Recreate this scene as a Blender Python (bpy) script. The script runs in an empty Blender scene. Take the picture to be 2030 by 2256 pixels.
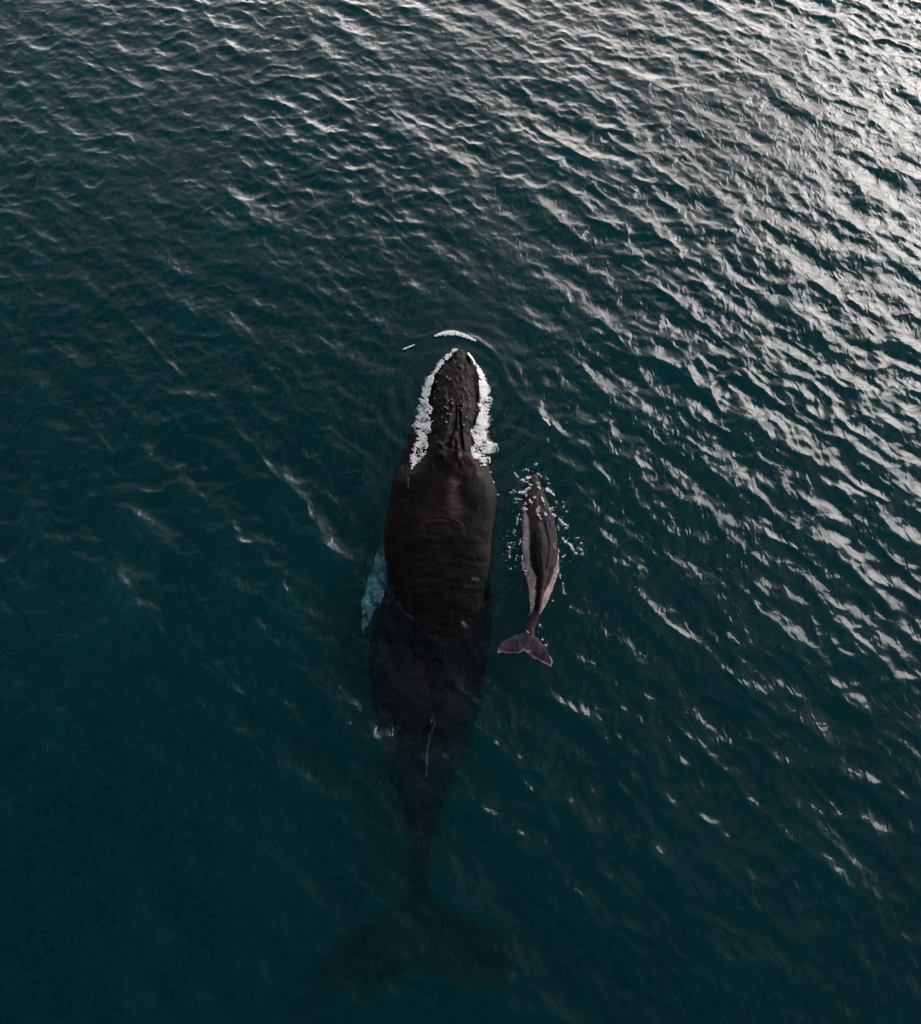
import bpy, math, random
import numpy as np

R = math.radians
random.seed(4)
rng = np.random.default_rng(11)
S = bpy.context.scene
COL = S.collection

# ------------------------------------------------------------------ camera
CAM_H, TILT, FOV = 17.0, 30.5, 60.0
cam = bpy.data.cameras.new("camera")
cam.sensor_fit = 'VERTICAL'
cam.angle = R(FOV)
cam.clip_end = 5000
camo = bpy.data.objects.new("camera", cam)
camo.location = (0, 0, CAM_H)
camo.rotation_euler = (R(TILT), 0, 0)
COL.objects.link(camo)
S.camera = camo

# ------------------------------------------------------------------ sky and sun
SUN_EL, SUN_AZ = 33.0, 49.0            # azimuth counted from +X towards +Y
w = bpy.data.worlds.new("World")
S.world = w
w.use_nodes = True
nt = w.node_tree
bg = nt.nodes["Background"]
sky = nt.nodes.new("ShaderNodeTexSky")
sky.sky_type = 'NISHITA'
sky.sun_disc = False
sky.sun_elevation = R(SUN_EL)
sky.sun_rotation = R(90 - SUN_AZ)
sky.air_density = 1.0
sky.dust_density = 1.5
sky.ozone_density = 1.0
hsv = nt.nodes.new("ShaderNodeHueSaturation")   # thin cloud takes most of the blue out of the sky
hsv.inputs["Saturation"].default_value = 0.7
nt.links.new(sky.outputs[0], hsv.inputs["Color"])
def mth(op, a, b=None, clamp=False):
    n = nt.nodes.new("ShaderNodeMath"); n.operation = op; n.use_clamp = clamp
    for k, v in enumerate((a, b)):
        if v is None: continue
        if isinstance(v, (int, float)): n.inputs[k].default_value = v
        else: nt.links.new(v, n.inputs[k])
    return n.outputs[0]
wt = nt.nodes.new("ShaderNodeTexCoord")
sx = nt.nodes.new("ShaderNodeSeparateXYZ")
nt.links.new(wt.outputs["Generated"], sx.inputs[0])
# overcast: a bright veil of cloud low in the sky, brightest round the hidden sun, darker broken cloud overhead
low = mth('POWER', mth('SUBTRACT', 1.0, sx.outputs["Z"], True), 2.0)
az = mth('ADD', mth('MULTIPLY', sx.outputs["X"], math.cos(R(SUN_AZ))), mth('MULTIPLY', sx.outputs["Y"], math.sin(R(SUN_AZ))))
azw = mth('ADD', mth('MULTIPLY', mth('POWER', mth('ADD', mth('MULTIPLY', az, 0.5), 0.5, True), 11.0), 0.99), 0.010)
cn = nt.nodes.new("ShaderNodeTexNoise"); cn.inputs["Scale"].default_value = 7.0; cn.inputs["Detail"].default_value = 3.0
nt.links.new(wt.outputs["Generated"], cn.inputs["Vector"])
brk = mth('ADD', mth('MULTIPLY', mth('SUBTRACT', cn.outputs["Fac"], 0.36, True), 8.0), 0.05)     # broken cloud
brk = mth('MINIMUM', brk, 1.8)
cloud = mth('MULTIPLY', mth('MULTIPLY', low, azw), mth('ADD', mth('MULTIPLY', brk, 0.25), 0.8))
cloud = mth('MINIMUM', mth('MULTIPLY', cloud, 400.0), 47.0)      # an even bright veil, no hot spot
cm = nt.nodes.new("ShaderNodeVectorMath"); cm.operation = 'SCALE'
cm.inputs[0].default_value = (1.0, 0.92, 0.88)
nt.links.new(cloud, cm.inputs["Scale"])
zs = nt.nodes.new("ShaderNodeVectorMath"); zs.operation = 'SCALE'
nt.links.new(hsv.outputs[0], zs.inputs[0]); nt.links.new(mth('MULTIPLY', brk, 0.5), zs.inputs["Scale"])
cl = nt.nodes.new("ShaderNodeVectorMath"); cl.operation = 'ADD'
nt.links.new(zs.outputs[0], cl.inputs[0]); nt.links.new(cm.outputs[0], cl.inputs[1])
nt.links.new(cl.outputs[0], bg.inputs["Color"])
bg.inputs["Strength"].default_value = 0.08

sl = bpy.data.lights.new("sun", 'SUN')
sl.energy = 0.9
sl.angle = R(28)
sl.color = (1.0, 0.975, 0.96)
so = bpy.data.objects.new("sun", sl)
sd = np.array([math.cos(R(SUN_AZ)) * math.cos(R(SUN_EL)), math.sin(R(SUN_AZ)) * math.cos(R(SUN_EL)), math.sin(R(SUN_EL))])
from mathutils import Vector
so.rotation_euler = Vector(sd).to_track_quat('Z', 'Y').to_euler()
so.location = Vector(sd * 60)
COL.objects.link(so)

S.view_settings.view_transform = 'Standard'
S.view_settings.look = 'None'
S.view_settings.exposure = 0.50
S.view_settings.gamma = 1.0
S.cycles.volume_bounces = 1
S.cycles.max_bounces = 6
S.cycles.transparent_max_bounces = 12
S.cycles.use_denoising = True
S.cycles.denoising_input_passes = 'RGB'

# ------------------------------------------------------------------ helpers
F_PX = 1128 / math.tan(R(FOV / 2))
CT, ST = math.cos(R(TILT)), math.sin(R(TILT))

def P(px, py, z=0.0):
    """point at height z seen at (px, py) of the 2030x2256 frame; used to lay out the plan of the animals"""
    cx = (np.asarray(px, float) - 1015) / F_PX
    cy = -(np.asarray(py, float) - 1128) / F_PX
    wy = cy * CT + ST
    wz = cy * ST - CT
    t = (z - CAM_H) / wz
    return cx * t, wy * t

def mesh_obj(name, verts, faces, mat, parent=None, smooth=True):
    me = bpy.data.meshes.new(name)
    verts = np.asarray(verts, np.float32)
    faces = np.asarray(faces, np.int32)
    k = faces.shape[1]
    me.vertices.add(len(verts))
    me.vertices.foreach_set("co", verts.ravel())
    me.loops.add(faces.size)
    me.loops.foreach_set("vertex_index", faces.ravel())
    me.polygons.add(len(faces))
    me.polygons.foreach_set("loop_start", np.arange(0, faces.size, k, dtype=np.int32))
    me.polygons.foreach_set("loop_total", np.full(len(faces), k, np.int32))
    me.polygons.foreach_set("use_smooth", np.full(len(faces), smooth))
    me.update(calc_edges=True)
    me.validate()
    me.materials.append(mat)
    o = bpy.data.objects.new(name, me)
    COL.objects.link(o)
    if parent:
        o.parent = parent
    return o

def tag(o, label, cat, group=None, kind=None):
    o["label"] = label
    o["category"] = cat
    if group: o["group"] = group
    if kind: o["kind"] = kind
    return o

def sm(a, b, x):
    t = np.clip((np.asarray(x, float) - a) / (b - a), 0, 1)
    return t * t * (3 - 2 * t)

_H = rng.random((256, 256))
def vnoise(x, y):
    x = np.asarray(x, float); y = np.asarray(y, float)
    xi = np.floor(x).astype(int); yi = np.floor(y).astype(int)
    fx = x - xi; fy = y - yi
    fx = fx * fx * (3 - 2 * fx); fy = fy * fy * (3 - 2 * fy)
    g = lambda a, b: _H[a & 255, b & 255]
    return ((g(xi, yi) * (1 - fx) + g(xi + 1, yi) * fx) * (1 - fy) + (g(xi, yi + 1) * (1 - fx) + g(xi + 1, yi + 1) * fx) * fy) * 2 - 1

def fbm(x, y, o=4):
    s, a = 0, 1.0
    for k in range(o):
        s = s + a * vnoise(x * 2 ** k + 17.3 * k, y * 2 ** k + 5.1 * k)
        a *= 0.5
    return s

def polydist(x, y, pts):
    """distance to a polyline and position 0..1 along it"""
    x = np.asarray(x, float); y = np.asarray(y, float)
    pts = np.asarray(pts, float)
    seg = np.hypot(*(pts[1:] - pts[:-1]).T)
    cum = np.concatenate([[0], np.cumsum(seg)])
    best = np.full(x.shape, 1e9); pos = np.zeros(x.shape)
    for i in range(len(pts) - 1):
        a, b = pts[i], pts[i + 1]
        d = b - a
        t = np.clip(((x - a[0]) * d[0] + (y - a[1]) * d[1]) / (d @ d), 0, 1)
        dd = np.hypot(x - a[0] - t * d[0], y - a[1] - t * d[1])
        m = dd < best
        best = np.where(m, dd, best)
        pos = np.where(m, (cum[i] + t * seg[i]) / cum[-1], pos)
    return best, pos

def nodes_mat(name):
    m = bpy.data.materials.new(name)
    m.use_nodes = True
    m.node_tree.nodes.clear()
    out = m.node_tree.nodes.new("ShaderNodeOutputMaterial")
    return m, m.node_tree, m.node_tree.nodes, m.node_tree.links, out

# ------------------------------------------------------------------ materials
def water_material():
    m, t, N, L, out = nodes_mat("sea_water")
    tc = N.new("ShaderNodeTexCoord")
    mp = N.new("ShaderNodeMapping")
    mp.inputs["Rotation"].default_value = (0, 0, R(48))      # ripples run along the crests
    mp.inputs["Scale"].default_value = (1.0, 0.42, 1.0)
    L.new(tc.outputs["Object"], mp.inputs["Vector"])
    n1 = N.new("ShaderNodeTexNoise"); n1.inputs["Scale"].default_value = 7.0
    n1.noise_type = 'RIDGED_MULTIFRACTAL'; n1.inputs["Detail"].default_value = 4.0; n1.inputs["Roughness"].default_value = 0.6
    n1.inputs["Distortion"].default_value = 0.6
    L.new(mp.outputs[0], n1.inputs["Vector"])
    n2 = N.new("ShaderNodeTexNoise"); n2.inputs["Scale"].default_value = 2.6
    n2.inputs["Detail"].default_value = 4.0
    L.new(tc.outputs["Object"], n2.inputs["Vector"])
    at = N.new("ShaderNodeAttribute"); at.attribute_name = "calm"
    b1 = N.new("ShaderNodeBump"); b1.inputs["Distance"].default_value = 0.05
    L.new(n1.outputs["Fac"], b1.inputs["Height"])
    mul = N.new("ShaderNodeMath"); mul.operation = 'MULTIPLY'; mul.inputs[1].default_value = 0.26
    L.new(at.outputs["Fac"], mul.inputs[0]); L.new(mul.outputs[0], b1.inputs["Strength"])
    b2 = N.new("ShaderNodeBump"); b2.inputs["Distance"].default_value = 0.06; b2.inputs["Strength"].default_value = 0.35
    L.new(n2.outputs["Fac"], b2.inputs["Height"]); L.new(b1.outputs[0], b2.inputs["Normal"])
    fr = N.new("ShaderNodeFresnel"); fr.inputs["IOR"].default_value = 1.34
    L.new(b2.outputs[0], fr.inputs["Normal"])
    gl = N.new("ShaderNodeBsdfGlossy"); gl.inputs["Roughness"].default_value = 0.04
    gl.inputs["Color"].default_value = (1, 1, 1, 1)
    L.new(b2.outputs[0], gl.inputs["Normal"])
    tr = N.new("ShaderNodeBsdfTransparent")
    df = N.new("ShaderNodeBsdfDiffuse"); df.inputs["Color"].default_value = (0.004, 0.19, 0.20, 1)
    L.new(b2.outputs[0], df.inputs["Normal"])
    mx = N.new("ShaderNodeMixShader"); mx.inputs[0].default_value = 0.005
    L.new(tr.outputs[0], mx.inputs[1]); L.new(df.outputs[0], mx.inputs[2])
    m2 = N.new("ShaderNodeMixShader")
    L.new(fr.outputs[0], m2.inputs[0]); L.new(mx.outputs[0], m2.inputs[1]); L.new(gl.outputs[0], m2.inputs[2])
    L.new(m2.outputs[0], out.inputs["Surface"])
    vs = N.new("ShaderNodeVolumeScatter"); vs.inputs["Color"].default_value = (0.001, 0.72, 0.72, 1); vs.inputs["Density"].default_value = 0.20
    va = N.new("ShaderNodeVolumeAbsorption"); va.inputs["Color"].default_value = (0.0, 0.75, 0.77, 1); va.inputs["Density"].default_value = 0.6
    ad = N.new("ShaderNodeAddShader")
    L.new(vs.outputs[0], ad.inputs[0]); L.new(va.outputs[0], ad.inputs[1])
    L.new(ad.outputs[0], out.inputs["Volume"])
    return m

def skin_material(name, rough=0.42, bump=0.22, attr="tint"):
    m, t, N, L, out = nodes_mat(name)
    tc = N.new("ShaderNodeTexCoord")
    at = N.new("ShaderNodeAttribute"); at.attribute_name = attr
    n1 = N.new("ShaderNodeTexNoise"); n1.inputs["Scale"].default_value = 3.2; n1.inputs["Detail"].default_value = 6.0
    n1.inputs["Roughness"].default_value = 0.62; n1.inputs["Distortion"].default_value = 0.8
    L.new(tc.outputs["Object"], n1.inputs["Vector"])
    rp = N.new("ShaderNodeValToRGB")
    rp.color_ramp.elements[0].position = 0.35; rp.color_ramp.elements[0].color = (0.55, 0.55, 0.55, 1)
    rp.color_ramp.elements[1].position = 0.70; rp.color_ramp.elements[1].color = (1.7, 1.45, 1.5, 1)
    L.new(n1.outputs["Fac"], rp.inputs[0])
    mu = N.new("ShaderNodeMix"); mu.data_type = 'RGBA'; mu.blend_type = 'MULTIPLY'; mu.inputs[0].default_value = 1.0
    L.new(at.outputs["Color"], mu.inputs[6]); L.new(rp.outputs[0], mu.inputs[7])
    n2 = N.new("ShaderNodeTexNoise"); n2.inputs["Scale"].default_value = 16.0; n2.inputs["Detail"].default_value = 5.0
    L.new(tc.outputs["Object"], n2.inputs["Vector"])
    b = N.new("ShaderNodeBump"); b.inputs["Strength"].default_value = bump; b.inputs["Distance"].default_value = 0.02
    L.new(n2.outputs["Fac"], b.inputs["Height"])
    bs = N.new("ShaderNodeBsdfPrincipled")
    bs.inputs["Roughness"].default_value = rough
    bs.inputs["Specular IOR Level"].default_value = 0.06
    L.new(mu.outputs[2], bs.inputs["Base Color"]); L.new(b.outputs[0], bs.inputs["Normal"])
    L.new(bs.outputs[0], out.inputs["Surface"])
    return m

def plain_material(name, col, rough=0.6, trans=0.0):
    m, t, N, L, out = nodes_mat(name)
    tc = N.new("ShaderNodeTexCoord")
    n1 = N.new("ShaderNodeTexNoise"); n1.inputs["Scale"].default_value = 30.0; n1.inputs["Detail"].default_value = 3.0
    L.new(tc.outputs["Object"], n1.inputs["Vector"])
    rp = N.new("ShaderNodeValToRGB")
    rp.color_ramp.elements[0].color = tuple(c * 0.75 for c in col) + (1,)
    rp.color_ramp.elements[1].color = tuple(min(1, c * 1.1) for c in col) + (1,)
    L.new(n1.outputs["Fac"], rp.inputs[0])
    bs = N.new("ShaderNodeBsdfPrincipled")
    bs.inputs["Roughness"].default_value = rough
    L.new(rp.outputs[0], bs.inputs["Base Color"])
    if trans:
        tl = N.new("ShaderNodeBsdfTranslucent"); L.new(rp.outputs[0], tl.inputs["Color"])
        mx = N.new("ShaderNodeMixShader"); mx.inputs[0].default_value = trans
        L.new(bs.outputs[0], mx.inputs[1]); L.new(tl.outputs[0], mx.inputs[2])
        L.new(mx.outputs[0], out.inputs["Surface"])
    else:
        L.new(bs.outputs[0], out.inputs["Surface"])
    return m

M_WATER = water_material()
M_SKIN = skin_material("wet_dark_whale_skin")
M_CALF = skin_material("wet_calf_skin", rough=0.42, bump=0.3)
M_FOAM = plain_material("white_foam", (0.92, 0.92, 0.92), 0.7)
M_BUBBLE = plain_material("pale_bubbles", (0.40, 0.80, 0.77), 0.5)  # teal of light filtered through the water put into the bubble colour
M_BARN = plain_material("barnacle_shell", (0.55, 0.46, 0.48), 0.6)

# ------------------------------------------------------------------ outlines (2030x2256 frame)
def Z1(X, Y): return 830 + X / 5.325, 700 + Y / 5.325
def Z2(X, Y): return 780 + X / 5.056, 1030 + Y / 5.056
def Z4(X, Y): return 680 + X / 2.233, 1350 + Y / 2.233
def ZC(X, Y): return 1080 + X / 4.046, 1000 + Y / 4.046
def ZB(X, Y): return 860 + X / 7.0, 880 + Y / 7.0

def table(rows):
    a = np.array(sorted(rows), float)
    return a

def smooth_table(a, step=2.0, sig=4):
    y = np.arange(a[0, 0], a[-1, 0] + step, step)
    cols = [y]
    k = np.exp(-0.5 * (np.arange(-3 * sig, 3 * sig + 1) / sig) ** 2); k /= k.sum()
    for c in range(1, a.shape[1]):
        v = np.interp(y, a[:, 0], a[:, c])
        pl = 2 * v[0] - v[1:3 * sig + 1][::-1]; pr = 2 * v[-1] - v[-3 * sig - 1:-1][::-1]
        cols.append(np.convolve(np.concatenate([pl, v, pr]), k, 'valid'))
    return np.stack(cols, 1)

m_rows = []
for Y, xl, xr in [(352, 925, 940), (362, 900, 985), (380, 885, 1040), (400, 872, 1080), (450, 815, 1118), (500, 765, 1150), (600, 690, 1222), (700, 612, 1260),
                  (800, 570, 1300), (900, 540, 1318), (1000, 510, 1332), (1100, 450, 1336), (1300, 380, 1336), (1500, 310, 1338), (1700, 240, 1342), (1900, 170, 1390)]:
    a = Z1(xl, Y); b = Z1(xr, Y); m_rows.append((a[1], a[0], b[0]))
for Y, xl, xr in [(253, 396, 1615), (400, 385, 1606), (600, 335, 1580), (800, 320, 1552), (1000, 345, 1548), (1200, 375, 1515), (1400, 335, 1520), (1600, 255, 1535), (1800, 195, 1536)]:
    a = Z2(xl, Y); b = Z2(xr, Y); m_rows.append((a[1], a[0], b[0]))
for Y, xl, xr in [(150, 287, 893), (300, 295, 865), (400, 305, 848), (500, 322, 825), (600, 345, 790), (700, 372, 750), (800, 402, 716), (900, 440, 670),
                  (1000, 466, 632), (1100, 482, 606), (1200, 492, 592), (1300, 496, 588), (1400, 490, 596), (1500, 470, 612), (1600, 480, 600)]:
    a = Z4(xl, Y); b = Z4(xr, Y); m_rows.append((a[1], a[0], b[0]))
M_OUT = smooth_table(table(m_rows), 2.0, 4)
M_OUT[0, 1:] = np.array(m_rows[0][1:])
ros = []
for Y, xl, xr in [(352, 925, 940), (380, 888, 1036), (400, 880, 1070), (500, 798, 1140), (600, 715, 1178), (700, 655, 1208), (800, 625, 1216), (900, 605, 1220), (1000, 585, 1222),
                  (1100, 590, 1222), (1200, 600, 1195), (1320, 605, 1140), (1400, 598, 1135), (1500, 580, 1160), (1600, 550, 1180), (1700, 500, 1210), (1800, 430, 1230), (1900, 330, 1300), (2020, 200, 1400)]:
    a = Z1(xl, Y); b = Z1(xr, Y); ros.append((a[1], a[0], b[0]))
M_ROS = table(ros)
#          y     ztop   zwide  hbelow  exponent
M_PROF = table([(766, 0.05, -0.08, 0.15, 2.2), (785, 0.12, -0.10, 0.35, 2.2), (830, 0.19, -0.11, 0.6, 2.4), (900, 0.25, -0.11, 0.9, 2.6), (960, 0.29, -0.11, 1.1, 2.6),
                (1010, 0.31, -0.10, 1.3, 2.6), (1050, 0.26, -0.10, 1.4, 2.6), (1100, 0.24, -0.10, 1.5, 2.6), (1150, 0.24, -0.10, 1.6, 2.6), (1250, 0.15, -0.10, 1.6, 2.6),
                (1330, 0.075, -0.18, 1.6, 2.3), (1390, 0.025, -0.28, 1.5, 2.2), (1440, -0.02, -0.42, 1.4, 2.1), (1500, -0.08, -0.60, 1.3, 2.1), (1600, -0.28, -0.95, 1.1, 2.0),
                (1700, -0.50, -1.0, 0.8, 2.0), (1800, -0.72, -1.1, 0.55, 2.0), (1900, -0.92, -1.25, 0.4, 2.0), (1980, -1.05, -1.3, 0.3, 2.0), (2010, -1.15, -1.35, 0.15, 2.0), (2070, -1.25, -1.35, 0.06, 2.0)])
M_PS = smooth_table(M_PROF, 2.0, 6)
def mi(tab, y, c): return np.interp(y, tab[:, 0], tab[:, c])

TUB = []     # raised knobs on the rostrum: x, y, radius, height, carries a barnacle
for X, Y, b in [(925, 560, 1), (1000, 602, 1), (825, 735, 1), (855, 762, 1), (1035, 875, 1), (1073, 924, 1), (1085, 980, 1), (880, 1010, 1), (845, 1018, 1), (822, 1045, 1),
                (888, 1056, 1), (955, 1052, 1), (805, 1088, 1), (828, 1106, 1), (1020, 1065, 1), (1054, 1084, 1), (1092, 1080, 1), (1022, 1100, 1), (994, 1130, 1), (1175, 1092, 1),
                (835, 1178, 1), (866, 1184, 1), (770, 1208, 1), (1055, 1202, 1), (818, 1278, 1), (1022, 1300, 1), (974, 1306, 1), (1062, 1352, 1), (765, 638, 1), (745, 665, 1),
                (700, 762, 1), (730, 862, 1), (685, 880, 1), (680, 965, 1), (640, 1135, 1), (590, 1075, 1), (955, 600, 0), (990, 625, 0), (1100, 700, 0), (1140, 730, 0), (960, 850, 0),
                (1000, 740, 0), (1060, 640, 0), (930, 480, 0), (1000, 430, 0), (1060, 440, 0), (940, 770, 0), (880, 900, 0), (1010, 960, 0), (1150, 850, 0), (1180, 960, 0), (900, 820, 0),
                (1120, 560, 0), (860, 640, 0), (800, 980, 0), (1140, 1150, 0), (760, 1120, 0)]:
    x, y = Z1(X, Y)
    TUB.append((x, y, random.uniform(2.6, 4.2), random.uniform(0.012, 0.026), b))

GROOVES = [  # polyline in frame px, width px, depth m (negative raises)
    ([ZB(1030, 90), ZB(1022, 220), ZB(1005, 350), ZB(960, 520), ZB(900, 700), ZB(845, 830)], 5.0, 0.060),
    ([ZB(1062, 200), ZB(1066, 400), ZB(1085, 560), ZB(1105, 700), ZB(1112, 860)], 3.2, 0.070),
    ([ZB(1040, 150), ZB(1046, 330), ZB(1050, 480), ZB(1070, 600)], 3.0, -0.05),
    ([ZB(1015, 560), ZB(985, 680), ZB(950, 800)], 6.0, -0.06),
    ([ZB(1035, 640), ZB(1055, 760), ZB(1085, 870)], 4.5, -0.06),
    ([ZB(1000, 700), ZB(1005, 830)], 3.0, 0.06),
    ([ZB(860, 940), ZB(700, 860), ZB(760, 700)], 8.0, -0.03),
    ([ZB(1180, 880), ZB(1280, 1000), ZB(1390, 1120)], 9.0, -0.04),
    ([ZB(300, 1180), ZB(302, 1290), ZB(296, 1400)], 3.0, 0.03),
    ([Z1(740, 560), Z1(680, 720), Z1(640, 880), Z1(620, 1040)], 3.0, 0.05),
    ([Z2(560, 300), Z2(650, 560), Z2(760, 660)], 12, 0.012),
    ([Z2(1180, 120), Z2(1160, 300), Z2(1230, 450), Z2(1360, 500)], 14, 0.018),
    ([Z2(1100, 180), Z2(1090, 350), Z2(1120, 520)], 18, -0.018),
    ([Z2(700, 640), Z2(820, 596), Z2(960, 578), Z2(1090, 605), Z2(1190, 655), Z2(1250, 750)], 3.0, -0.010),
    ([Z2(760, 690), Z2(960, 640), Z2(1150, 700)], 12, 0.012),
]

def m_top(px, py, detail=True):
    """height of the mother's back above the mean sea level at frame position (px, py)"""
    px = np.asarray(px, float); py = np.asarray(py, float)
    xl, xr = mi(M_OUT, py, 1), mi(M_OUT, py, 2)
    c, h = (xl + xr) / 2, np.maximum((xr - xl) / 2, 0.5)
    s = np.clip((px - c) / h, -1, 1)
    zt, zw, n = mi(M_PS, py, 1), mi(M_PS, py, 2), mi(M_PS, py, 4)
    gen = zw + (zt - zw) * np.maximum(1 - np.abs(s) ** n, 0) ** (1 / n)
    rl, rr = mi(M_ROS, py, 1), mi(M_ROS, py, 2)
    q = np.clip((px - (rl + rr) / 2) / np.maximum((rr - rl) / 2, 0.5), -1, 1)
    jaw = zw + (0.05 + 0.13 * sm(850, 960, py)) * np.maximum(1 - np.abs(s) ** 6, 0) ** 0.5
    D = np.maximum(1 - np.abs(q) ** 2.4, 0) ** 0.75
    head = jaw + (zt - jaw) * D
    k = sm(1010, 1075, py)
    z = head * (1 - k) + gen * k
    if detail:
        edge = sm(1.0, 0.82, np.abs(s))
        he = np.where(py < 1040, sm(1.0, 0.8, np.abs(q)), 1) * edge
        z = z + he * (0.013 - 0.010 * sm(990, 1080, py)) * fbm(px / 10, py / 15, 4) * sm(766, 800, py)
        rip = sm(1120, 1200, py) * sm(1700, 1450, py)
        z = z + edge * rip * 0.0055 * fbm(px / 46 + 0.4 * fbm(px / 60, py / 60, 2), py / 10 + 0.9 * fbm(px / 50, py / 70, 2), 4)
        z = z + edge * sm(1050, 1120, py) * sm(1560, 1450, py) * 0.012 * fbm(px / 60, py / 50, 2)
        for pts, wd, dp in GROOVES:
            d, t = polydist(px, py, pts)
            z = z - dp * np.exp(-(d / wd) ** 2) * sm(0, 0.12, t + 0.02) * sm(1.0, 0.88, t - 0.02)
        for x, y, r, hh, b in TUB:
            d2 = ((px - x) ** 2 + (py - y) ** 2) / r ** 2
            z = z + hh * np.exp(-d2)
        # low dorsal fin and the knuckled ridge behind it
        d, t = polydist(px, py, [Z4(640, 420), Z4(625, 520), Z4(600, 600), Z4(585, 700), Z4(580, 800)])
        z = z + 0.30 * np.exp(-(d / 7) ** 2) * sm(-0.05, 0.45, t) * sm(1.05, 0.9, t) * (1 + 0.15 * np.sin(t * 34))
        d, t = polydist(px, py, [Z4(580, 800), Z4(575, 1000), Z4(555, 1250), Z4(545, 1400)])
        z = z + 0.07 * np.exp(-(d / 6) ** 2) * (0.7 + 0.3 * np.sin(t * 60))
    return z

def tube(out_tab, topf, prof, y0, y1, step, ntop=150, nbot=50):
    ys = np.arange(y0, y1 + 0.01, step)
    V = []
    for y in ys:
        xl, xr = mi(out_tab, y, 1), mi(out_tab, y, 2)
        c, h = (xl + xr) / 2, max((xr - xl) / 2, 0.3)
        zt, zw, hb = mi(prof, y, 1), mi(prof, y, 2), mi(prof, y, 3)
        th = np.linspace(math.pi, 0, ntop)
        s = 0.55 * np.cos(th) + 0.45 * np.linspace(-1, 1, ntop)
        px = c + s * h
        z = topf(px, np.full_like(px, y))
        zu = zw + (zt - zw) * 0.6
        X, Yw = P(px, np.full_like(px, y), zu)
        V.append(np.stack([X, Yw, z], 1))
        th = np.linspace(0, -math.pi, nbot + 2)[1:-1]
        px = c + np.cos(th) * h
        X, Yw = P(px, np.full_like(px, y), zu)
        V.append(np.stack([X, Yw, zw + np.sin(th) * hb * 1.0], 1))
    n = ntop + nbot
    V = np.concatenate(V)
    rows = len(ys)
    i = np.arange(rows - 1)[:, None] * n
    j = np.arange(n)[None, :]
    j2 = (j + 1) % n
    F = np.stack([i + j, i + n + j, i + n + j2, i + j2], -1).reshape(-1, 4)
    # end caps as collapsed fans
    cap0, cap1 = V[:n].mean(0), V[-n:].mean(0)
    V = np.concatenate([V, [cap0, cap1]])
    k = len(V)
    jj = np.arange(n)
    F0 = np.stack([np.full(n, k - 2), jj, (jj + 1) % n, (jj + 1) % n], -1)
    b = (rows - 1) * n
    F1 = np.stack([np.full(n, k - 1), b + (jj + 1) % n, b + jj, b + jj], -1)
    return V, F, np.concatenate([F0, F1])[:, :3]

def lobe(lead, trail, z0, z1, thick, nst=40, nch=22, rough=0.0, bend=0.0):
    """a fin or fluke blade between a leading and a trailing edge given as world polylines; z from root to tip"""
    def res(pts, n):
        pts = np.asarray(pts, float)
        d = np.concatenate([[0], np.cumsum(np.hypot(*(pts[1:] - pts[:-1]).T))])
        t = np.linspace(0, d[-1], n)
        return np.stack([np.interp(t, d, pts[:, 0]), np.interp(t, d, pts[:, 1])], 1)
    A, B = res(lead, nst), res(trail, nst)
    V = []
    for i in range(nst):
        u = i / (nst - 1)
        th = np.linspace(0, 2 * math.pi, nch, endpoint=False)
        c = 0.5 - 0.5 * np.cos(th)                      # 0 at the leading edge, 1 at the trailing edge
        prof = np.sign(np.sin(th)) * np.abs(np.sin(th)) ** 1.0 * (1 - 0.55 * c)
        chord = np.hypot(*(B[i] - A[i]))
        xy = A[i][None] * (1 - c[:, None]) + B[i][None] * c[:, None]
        tk = min(thick * (1 - 0.75 * u), chord * 0.18)
        z = z0 + (z1 - z0) * u + bend * math.sin(math.pi * u) + prof * tk
        if rough:
            xy = xy + rough * np.stack([fbm(xy[:, 0] * 7, xy[:, 1] * 7, 3), fbm(xy[:, 0] * 7 + 40, xy[:, 1] * 7, 3)], 1)
        V.append(np.stack([xy[:, 0], xy[:, 1], z], 1))
    V = np.concatenate(V)
    i = np.arange(nst - 1)[:, None] * nch
    j = np.arange(nch)[None, :]
    j2 = (j + 1) % nch
    F = np.stack([i + j, i + nch + j, i + nch + j2, i + j2], -1).reshape(-1, 4)
    b = (nst - 1) * nch
    caps = [(q, (nch - q) % nch, (nch - q - 1) % nch, q + 1) for q in range(0, nch // 2)]
    F0 = [(a, d_, c_, b_) for a, b_, c_, d_ in caps]
    F1 = [(b + a, b + b_, b + c_, b + d_) for a, b_, c_, d_ in caps]
    return V, F, np.array(F0 + F1)

def join(parts):
    """parts: list of (V, F4, F3 or F4 caps); returns V and triangulated faces"""
    Vs, Fs, off = [], [], 0
    for V, F, C in parts:
        tri = [F[:, [0, 1, 2]], F[:, [0, 2, 3]]]
        if C.shape[1] == 3: tri.append(C)
        else: tri += [C[:, [0, 1, 2]], C[:, [0, 2, 3]]]
        T = np.concatenate(tri)
        T = T[(T[:, 0] != T[:, 1]) & (T[:, 1] != T[:, 2]) & (T[:, 0] != T[:, 2])]
        Fs.append(T + off); Vs.append(V); off += len(V)
    return np.concatenate(Vs), np.concatenate(Fs), [len(p[0]) for p in parts]

def W(pts, z):
    return [tuple(float(c) for c in P(x, y, z)) for x, y in pts]

def set_tint(o, col):
    me = o.data
    ca = me.color_attributes.new("tint", 'FLOAT_COLOR', 'POINT')
    a = np.ones((len(me.vertices), 4), np.float32)
    a[:, :3] = col
    ca.data.foreach_set("color", a.ravel())

def proj(V):
    """frame position of world points (inverse of P), used only to look up plan coordinates"""
    x, y, z = V[:, 0], V[:, 1], V[:, 2] - CAM_H
    cy = y * CT + z * ST
    cz = -y * ST + z * CT
    return 1015 + F_PX * x / -cz, 1128 - F_PX * cy / -cz

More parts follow.
